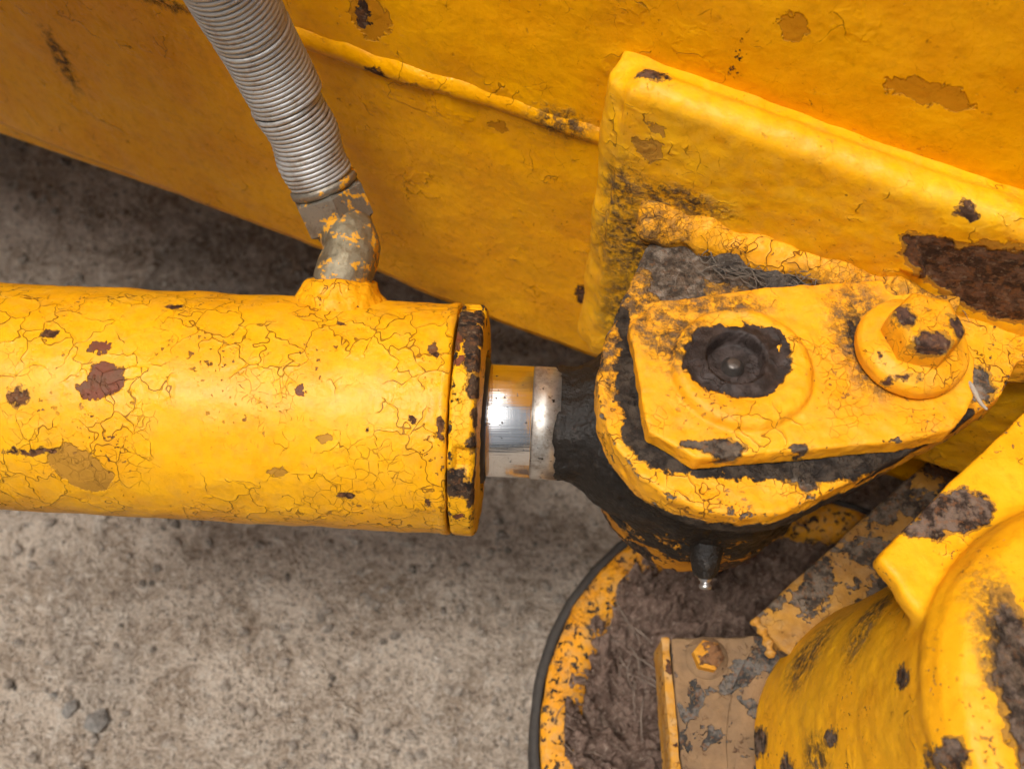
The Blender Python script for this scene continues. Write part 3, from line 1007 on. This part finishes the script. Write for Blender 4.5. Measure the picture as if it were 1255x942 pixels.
# ================================================================== LOWER PAN, DEBRIS, CASTING (lower right)
ZR = .315
RC = Vector((.160, -.118, 0))
RRIM = .150
pan = base('round_pan', (RC.x, RC.y, ZR - .06), 'round yellow-rimmed pan full of dirt below the rod eye', 'pan')
rim_mat = paint('rim enamel', 10, base=(.70, .30, .008), base2=(.62, .23, .006), crack=150, crack_amt=.8, fine_amt=1.2, chip=.56, chip_scale=230, speck=1.6, lump=1.0, lump_scale=100, rough=.5, bump=.001,
                bare_col=((.03, .022, .015), (.075, .05, .03)), dusty=.5)
black_edge = m_flat('black rubber edge', (.035, .029, .024), .75)
def ring(name, c, z, prof, mat, parent, seg=180, noise=None):
    v, f = [], []
    m = len(prof)
    for k in range(seg):
        a = 2 * PI * k / seg
        for r, h in prof:
            v.append(Vector((c.x + r * math.cos(a), c.y + r * math.sin(a), z + h)))
    for k in range(seg):
        for j in range(m):
            a, b_ = k * m + j, k * m + (j + 1) % m
            k2 = (k + 1) % seg
            f.append((a, k2 * m + j, k2 * m + (j + 1) % m, b_))
    o = mk(name, v, f, mat, parent)
    if noise:
        rough_up(o, *noise)
    return o
ring('rim', RC, ZR, [(RRIM - .005, -.055), (RRIM - .005, -.0015), (RRIM - .006, .0002), (RRIM - .010, .0012), (RRIM - .015, .0012), (RRIM - .021, .0002), (RRIM - .0275, -.0025), (RRIM - .0285, -.055)], rim_mat, pan, 240, [(.0008, 50, 3), (.0004, 170, 2)])
ring('rubber_edge', RC, ZR, [(RRIM + .0008, -.05), (RRIM + .0010, -.0045), (RRIM - .0005, -.0022), (RRIM - .0046, -.0014), (RRIM - .0047, -.05)], black_edge, pan, 240, [(.0005, 90, 4)])
lathe('pan_floor', Vector((RC.x, RC.y, ZR - .058)), Vector((0, 0, 1)), [(0, .02), (0, RRIM - .004), (.008, RRIM - .004), (.008, .02)], m_flat('pan steel', (.08, .05, .03), .8), pan, 64)

# dirt and dead grass lying in the pan
g = 320
v, f = [], []
for j in range(g + 1):
    for i in range(g + 1):
        v.append((RC.x - .14 + .28 * i / g, RC.y - .14 + .28 * j / g, 0))
v = np.array(v)
rr_ = np.hypot(v[:, 0] - RC.x, v[:, 1] - RC.y)
lim = RRIM - .018
sc_ = np.minimum(1, lim / np.maximum(rr_, 1e-6))
v[:, 0] = RC.x + (v[:, 0] - RC.x) * sc_
v[:, 1] = RC.y + (v[:, 1] - RC.y) * sc_
rr_ = np.minimum(rr_, lim)
h = .007 * fbm(v, 28, 3, 3.0) + .015 * np.abs(fbm(v, 60, 4, 6.0)) + .007 * np.abs(fbm(v, 190, 3, 8.0))
cl = np.zeros(len(v))
for k in range(340):
    a_ = random.uniform(0, 2 * PI)
    q_ = lim * math.sqrt(random.random())
    rad_ = min(.0028 * random.paretovariate(1.6), .012)
    d2 = (v[:, 0] - RC.x - q_ * math.cos(a_)) ** 2 + ((v[:, 1] - RC.y - q_ * math.sin(a_)) * random.uniform(.7, 1.4)) ** 2
    cl = np.maximum(cl, np.sqrt(np.maximum(rad_ ** 2 - d2, 0)) * random.uniform(.6, 1.1))
h = h * .8 + cl * (1.25 + .5 * fbm(v, 160, 3, 1.0)) + .0022 * fbm(v, 420, 2, 4.0)
v[:, 2] = ZR - .0185 + h + .006 * (rr_ / lim) ** 2
for j in range(g):
    for i in range(g):
        a = j * (g + 1) + i
        f.append((a, a + 1, a + g + 2, a + g + 1))
dirt_mat = m_dirt('damp dirt', (.12, .070, .050), (.38, .255, .195), (.62, .48, .38), 85, .006)
dirt = mk('dirt', v, f, dirt_mat)
v_dirt = v.copy()
dirt['label'] = 'dark damp dirt heaped inside the round pan'
dirt['category'] = 'dirt'
dirt['kind'] = 'stuff'
def stalk_data(p, d, L_, r, bend, v0, seg=5, n=6):
    d = d.normalized()
    side = Vector((-d.y, d.x, random.uniform(-.4, .4))).normalized()
    pts = [p + d * (L_ * k / n) + side * (bend * math.sin(PI * k / n)) + Vector((0, 0, random.uniform(-.0006, .0006))) for k in range(n + 1)]
    rads = [r * (1 - .5 * abs(2 * k / n - 1)) for k in range(n + 1)]
    return tube_data(pts, rads, seg, True, v0)
def thatch(name, label, n, place, mat, lr, rr):
    V, F = [], []
    for k in range(n):
        p, d = place()
        a, b_ = stalk_data(p, d, random.uniform(*lr), random.uniform(*rr), random.gauss(0, .0016), len(V))
        V += a
        F += b_
    o = mk(name, V, F, mat)
    o['label'] = label
    o['category'] = 'dead grass'
    o['kind'] = 'stuff'
    return o
def in_pan():
    q = v_dirt[random.randrange(len(v_dirt))]
    p = Vector((float(q[0]), float(q[1]), float(q[2]) + random.uniform(-.0006, .0012)))
    t = random.gauss(R(-60), .9)
    return p, Vector((math.cos(t), math.sin(t), random.uniform(-.45, .45)))
def in_bundle():
    q = random.random()
    p = at(758 + 26 * q + random.gauss(0, 9), 735 + 110 * q + random.gauss(0, 8), ZR + .006 + random.uniform(-.004, .004))
    t = random.gauss(R(-66), .42)
    return p, Vector((math.cos(t), math.sin(t), random.uniform(-.05, .05)))
thatch('dead_grass', 'matted brown dead grass on the dirt in the round pan', 1100, in_pan, m_straw('dead grass', (.06, .038, .028), (.30, .215, .16)), (.004, .016), (.00012, .00040))
thatch('dry_straw', 'sheaf of paler dry straws lying on the pan dirt', 20, in_bundle, m_straw('pale straw', (.12, .085, .064), (.27, .205, .16)), (.008, .026), (.0002, .0006))

# brown plate with a bolt, under the casting
ZP = .385
plate = base('base_plate', tuple(at(880, 860, ZP - .03)), 'dirty brown base plate with yellow left edge beneath the casting', 'plate')
pp = lambda x, y: at(x, y, ZP)
pl_mat = paint('plate dirt', 11, base=(.26, .155, .075), base2=(.17, .105, .058), crack=80, crack_amt=.2, fine_amt=.3, chip=.53, chip_scale=42, speck=1.0, lump=1.0, lump_scale=140, rough=.75, bump=.0011,
               bare_col=((.05, .045, .040), (.13, .112, .095)), red=())
bm = bmesh.new()
b_prism(bm, [tuple(q.xy) for q in (pp(822, 781), pp(960, 778), pp(1120, 800), pp(1150, 1010), pp(842, 1010))], ZP - .026, ZP)
plate_o = voxel('plate_body', bm, .0013, pl_mat, plate, 2, [(.0005, 80, 2)])
edge_mat = paint('plate edge enamel', 12, base=(.58, .27, .03), base2=(.42, .18, .02), crack=120, crack_amt=.6, chip=.62, chip_scale=70, speck=.8, rough=.55, dusty=.7)
bm = bmesh.new()
a0, a1 = pp(822, 781), pp(842, 1010)
b_hexa(bm, [a0 + Vector((-.0058, 0, -.0255)), a1 + Vector((-.0058, 0, -.0255)), a1 + Vector((-.0006, 0, -.0255)), a0 + Vector((-.0006, 0, -.0255)),
            a0 + Vector((-.0052, 0, .0012)), a1 + Vector((-.0052, 0, .0012)), a1 + Vector((-.0006, 0, .0012)), a0 + Vector((-.0006, 0, .0012))])
voxel('edge_strip', bm, .0009, edge_mat, plate, 2, [(.0006, 90, 5)])
pbolt = base('cap_bolt', tuple(pp(866, 806)), 'rusty bolt with yellow paint left on its head, on the brown plate', 'bolt')
pb_mat = paint('cap bolt enamel', 13, base=(.62, .28, .02), base2=(.5, .2, .02), crack=150, chip=.49, chip_scale=85, speck=.8, rough=.6, bare_col=((.09, .040, .018), (.20, .095, .04)))
hb_o = hexa('bolt_head', pp(866, 806) - Vector((0, 0, .0005)), Vector((.04, .02, 1)), .0078, .0072, pb_mat, pbolt, .3, .0014)
lathe('washer', pp(866, 806), Vector((0, 0, 1)), [(-.0008, .004), (-.0008, .0105), (.0010, .0105), (.0012, .004)], pl_mat, pbolt, 40)

# vertical casting: barrel, collar, arm
CB = Vector((.190, -.139, .375))
CT = Vector((.209, -.153, .545))
cast = base('pivot_casting', tuple(CB), 'bright yellow cast pivot housing with collar and pointed arm, scuffed and chipped', 'casting')
cd = (CT - CB)
CL = cd.length
def cpt(x, y, r=.0757):
    d, o, n_ = ray(x, y), CAM - CB, cd.normalized()
    dd, oo = d - n_ * d.dot(n_), o - n_ * o.dot(n_)
    a, b_, c = dd.dot(dd), 2 * dd.dot(oo), oo.dot(oo) - r * r
    return CAM + d * ((-b_ - math.sqrt(max(b_ * b_ - 4 * a * c, 0))) / (2 * a))
cdn = cd.normalized()
c_pt = lambda x, y, z: at(x, y, z)
ZA = .545
cast_mat = paint('casting enamel', 14, base=(.85, .41, .008), base2=(.82, .355, .005), crack=70, crack_amt=-.1, fine_amt=-.2, chip=.80, chip_scale=34, speck=.6, lump=1.0, lump_scale=70, rough=.38, bump=.0009, edge=.1, blob_warp=.006,
                 bare=[(c_pt(1165, 630, ZA), (.0115, .0075, .01)), (c_pt(1190, 622, ZA), (.008, .007, .01)), (c_pt(1130, 648, ZA), (.008, .004, .012)), (cpt(1102, 828), (.0034, .0034, .006)),
                       (cpt(1016, 905), (.0034, .0034, .0065)), (cpt(930, 910), (.005, .006, .012)), (cpt(965, 948), (.009, .007, .008)), (c_pt(1158, 925, .55), (.0035, .006, .014)), (c_pt(1250, 855, .56), (.008, .030, .02))],
                 bare_col=((.035, .020, .013), (.15, .105, .078)),
                 grime=[(cpt(990, 800), (.018, .018, .018)), (cpt(1060, 760), (.03, .016, .012)), (c_pt(1222, 800, .56), (.008, .026, .02)), (cpt(1000, 938), (.02, .012, .012))])
bm = bmesh.new()
def c_lathe(prof, seg=80):
    b_lathe(bm, CB, cdn, prof, seg)
c_lathe([(-.01, .070), (-.01, .0735), (.003, .0765), (.02, .0762), (.06, .0755), (.11, .0745), (CL - .022, .0745), (CL - .006, .0755), (CL + .004, .0745), (CL + .010, .0700), (CL + .0125, .062), (CL + .0128, .04)])
# collar torus
b_tube(bm, [CT + Vector((.0665 * math.cos(2 * PI * k / 72), .0665 * math.sin(2 * PI * k / 72), .004)) for k in range(73)], .0098, 14)
# arm plate, pointed tip on the left, top face a little below the collar
arm_px = [(1076, 683), (1165, 590), (1255, 503), (1340, 420), (1440, 520), (1400, 760), (1200, 800), (1135, 762), (1112, 735), (1100, 712)]
arm = [tuple(at(x, y, ZA).xy) for x, y in arm_px]
b_prism(bm, arm, ZA - .009, ZA)
ac = sum((Vector((*q, 0)) for q in arm), Vector()) / len(arm)
for kk, zz in ((.90, .016), (.78, .026), (.64, .038)):
    b_prism(bm, [(ac.x + (q[0] - ac.x) * kk, ac.y + (q[1] - ac.y) * kk) for q in arm], ZA - zz, ZA - .004)
# fillet between arm and collar
b_tube(bm, [CT + Vector((.0765 * math.cos(a), .0765 * math.sin(a), -.003)) for a in [R(62 + 4 * k) for k in range(17)]], .005, 12)
cast_o = voxel('housing', bm, .0015, cast_mat, cast, 7, [(.0005, 30, 2), (.00025, 150, 3)])
lathe('bearing_cap', CT + cdn * .0115, cdn, dense([(.0, .02), (0, .0500), (.003, .0500), (.0045, .048), (.0045, .02)], .003), m_dirt('cap grime', (.03, .028, .026), (.07, .062, .055), (.13, .11, .09)), cast, 64)
ring('seal_ring', Vector((CB.x - .002, CB.y - .001, 0)), ZP, [(.0700, -.002), (.0700, .0022), (.0862, .0022), (.0870, .0012), (.0870, -.002)], pl_mat, plate, 120, [(.0003, 80, 2)])

# slanted flat bar behind the casting
bar_mat = paint('bar enamel', 15, base=(.46, .22, .03), base2=(.28, .13, .03), crack=90, crack_amt=.5, fine_amt=.6, chip=.50, chip_scale=40, speck=1.0, lump=1.0, lump_scale=110, rough=.6, bump=.001,
                bare_col=((.06, .043, .030), (.15, .112, .080)), dusty=.3)
steel_bar = base('flat_bar', tuple(at(1040, 660, .42)), 'worn greyish yellow flat bar running diagonally behind the casting', 'flat bar')
q0, q1 = at(922, 757, .402), at(1300, 418, .408)
dirb = (q1 - q0).normalized()
sideb = Vector((dirb.y, -dirb.x, 0)).normalized()
bm = bmesh.new()
wd = sideb * .07 + Vector((0, 0, .004))
th = Vector((0, 0, -.012))
b_hexa(bm, [q0 + th, q1 + th, q1 + wd + th, q0 + wd + th, q0, q1, q1 + wd, q0 + wd])
voxel('bar_body', bm, .0014, bar_mat, steel_bar, 2, [(.0006, 70, 2), (.0003, 200, 3)])
fl = [q0 + Vector((.0003, -.0005, .0005)), at(934, 772, .402), at(942, 790, .401), at(945, 806, .400)]
tube('paint_bead', catmull(fl, 6), [.0022 + .0009 * math.sin(k * 1.3) for k in range(19)], edge_mat, steel_bar, 10)

# ------------------------------------------------------------------ debris caught behind the keeper plate
def on_lug():
    q = random.random() ** .8
    px = 850 + 330 * q + random.gauss(0, 14)
    py = 318 + 38 * q + random.gauss(0, 9)
    p = at(px, py, ZE1 + .001 + random.random() * .0045)
    t = random.gauss(R(-17), .75)
    return p, Vector((math.cos(t), math.sin(t), random.uniform(-.05, .15)))
thatch('dead_grass', 'grey dusty grass fibres caught behind the keeper plate', 420, on_lug, m_straw('grey fibre', (.08, .064, .048), (.22, .175, .135)), (.004, .015), (.00010, .00028))
bm = bmesh.new()
for k in range(26):
    q = k / 25
    p = at(880 + 290 * q + random.gauss(0, 8), 322 + 40 * q + random.gauss(0, 5), ZE1)
    b_tube(bm, [p + Vector((-.008, .002, -.0015)), p, p + Vector((.008, -.003, -.0015))], [.003, .0042 + random.random() * .0018, .003], 10)
lug_dirt = voxel('dust_heap', bm, .0011, m_dirt('grey dust', (.075, .060, .047), (.17, .14, .115), (.25, .21, .175), 130), None, 3, [(.0016, 150, 4), (.0006, 420, 2)])
lug_dirt['label'] = 'grey dust packed along the lug behind the keeper plate'
lug_dirt['category'] = 'dust'
lug_dirt['kind'] = 'stuff'
# one bright stalk by the bolt
p0, p1 = at(1180, 462, ZK1 - .003), at(1210, 501, ZK1 + .004)
sk = tube('dry_stalk', [p0.lerp(p1, k / 6) + Vector((0, 0, .001 * math.sin(k))) for k in range(7)], [.0006, .0008, .0009, .0009, .0008, .0007, .0004], m_straw('stalk', (.30, .25, .19), (.45, .40, .33)), None, 8)
sk['label'] = 'single pale dry stalk poking out below the flange bolt'
sk['category'] = 'dry stalk'

# ------------------------------------------------------------------ lifted paint sheets on the bracket
def flake(px, z_or_t, curl, mat, parent, on='front', lift=.004):
    """thin paint sheet lifting off: outline in front-plane coordinates, curled along its free edge"""
    pts = [fp(x, y, .0009) for x, y in px]
    c = sum(pts, Vector()) / len(pts)
    n = len(pts)
    v, f = [], []
    RN = 7
    for j in range(RN + 1):
        q = j / RN
        for i, p in enumerate(pts):
            pos = c.lerp(p, q)
            w = max(0, (pos - c).dot(curl[0]) / curl[1])
            v.append(pos + N * (-.0022 + lift * 1.9 * min(w, 1.6) ** 1.5))
    m = len(v)
    v += [p - N * .0005 for p in v]
    for j in range(RN):
        for i in range(n):
            a, b_ = j * n + i, j * n + (i + 1) % n
            f.append((a, b_, b_ + n, a + n))
            f.append((m + a + n, m + b_ + n, m + b_, m + a))
    for i in range(n):
        a, b_ = RN * n + i, RN * n + (i + 1) % n
        f.append((a, b_, m + b_, m + a))
    return mk('paint_flake', v, f, mat, parent)
def outline(px, n=4):
    P_ = [Vector((x, y, 0)) for x, y in px]
    out = []
    m = len(P_)
    for i in range(m):
        for k in range(n):
            t = k / n
            a, b_, c, d = P_[i - 1], P_[i], P_[(i + 1) % m], P_[(i + 2) % m]
            q = .5 * (2 * b_ + (c - a) * t + (2 * a - 5 * b_ + 4 * c - d) * t * t + (3 * b_ - a - 3 * c + d) * t ** 3)
            out.append((q.x + random.uniform(-1, 1), q.y + random.uniform(-1, 1)))
    return out
flake(outline([(1040, 255), (1085, 262), (1118, 290), (1132, 318), (1134, 336), (1100, 332), (1060, 318), (1035, 290)]), 0, (U, .016), brk_mat, chassis, lift=.0022)
flake(outline([(1165, 377), (1200, 385), (1232, 398), (1222, 410), (1190, 402), (1168, 392)]), 0, (Vector((0, 0, -1)), .008), brk_mat, chassis, lift=.003)

# ================================================================== STONES ON THE GROUND
stone_mat = m_dirt('stone', (.20, .185, .17), (.40, .36, .32), (.55, .49, .43), 90)
def stone_mesh(r, sq, seed, sub=2):
    bm = bmesh.new()
    bmesh.ops.create_icosphere(bm, subdivisions=sub, radius=1)
    for w in bm.verts:
        c = np.array([tuple(w.co)])
        k = 1 + .55 * float(fbm(c, 1.1, 2, seed)[0])
        w.co = Vector((w.co.x * r * k, w.co.y * r * k * .75, w.co.z * r * k * sq))
    me = bpy.data.meshes.new('stone')
    bm.to_mesh(me)
    bm.free()
    return me
for i, (x, y, r, lab) in enumerate([(120, 884, .017, 'dark angular stone, largest of the loose stones on the concrete'),
                                    (86, 868, .015, 'grey stone just beside the larger dark stone on the concrete'),
                                    (66, 850, .007, 'small pale pebble above the two loose stones')]):
    o = link('stone', stone_mesh(r * .58, .85, 3.0 + i * 5, 1), stone_mat, None, False)
    p = at(x, y, ZG + .003)
    o.location = (p.x, p.y, ZG + .002)
    o.rotation_euler = (0, 0, i * 1.1)
    o['label'] = lab
    o['category'] = 'stone'
    o['group'] = 'loose stones on the concrete'
protos = [stone_mesh(1, .7, 20 + 3 * k, 1) for k in range(5)]
V, F = [], []
for k in range(9000):
    x, y = random.uniform(-.55, .3), random.uniform(-.2, .58)
    r = min(.0008 * random.paretovariate(1.9), .0050)
    me = protos[k % 5]
    ca, sa_ = math.cos(k * 2.4), math.sin(k * 2.4)
    o0 = len(V)
    i = int(np.searchsorted(gx, x)) - 1
    j = int(np.searchsorted(gy, y)) - 1
    z = gz[j * nx + i]
    for w in me.vertices:
        V.append((x + r * (w.co.x * ca - w.co.y * sa_), y + r * (w.co.x * sa_ + w.co.y * ca), z + r * w.co.z + r * .1))
    for p in me.polygons:
        F.append(tuple(o0 + q for q in p.vertices))
grit = mk('grit', V, F, m_dirt('grit stone', (.08, .066, .055), (.42, .35, .285), (.62, .54, .46), 38), None, False)
grit['label'] = 'loose grit scattered over the worn concrete'
grit['category'] = 'grit'
grit['kind'] = 'stuff'
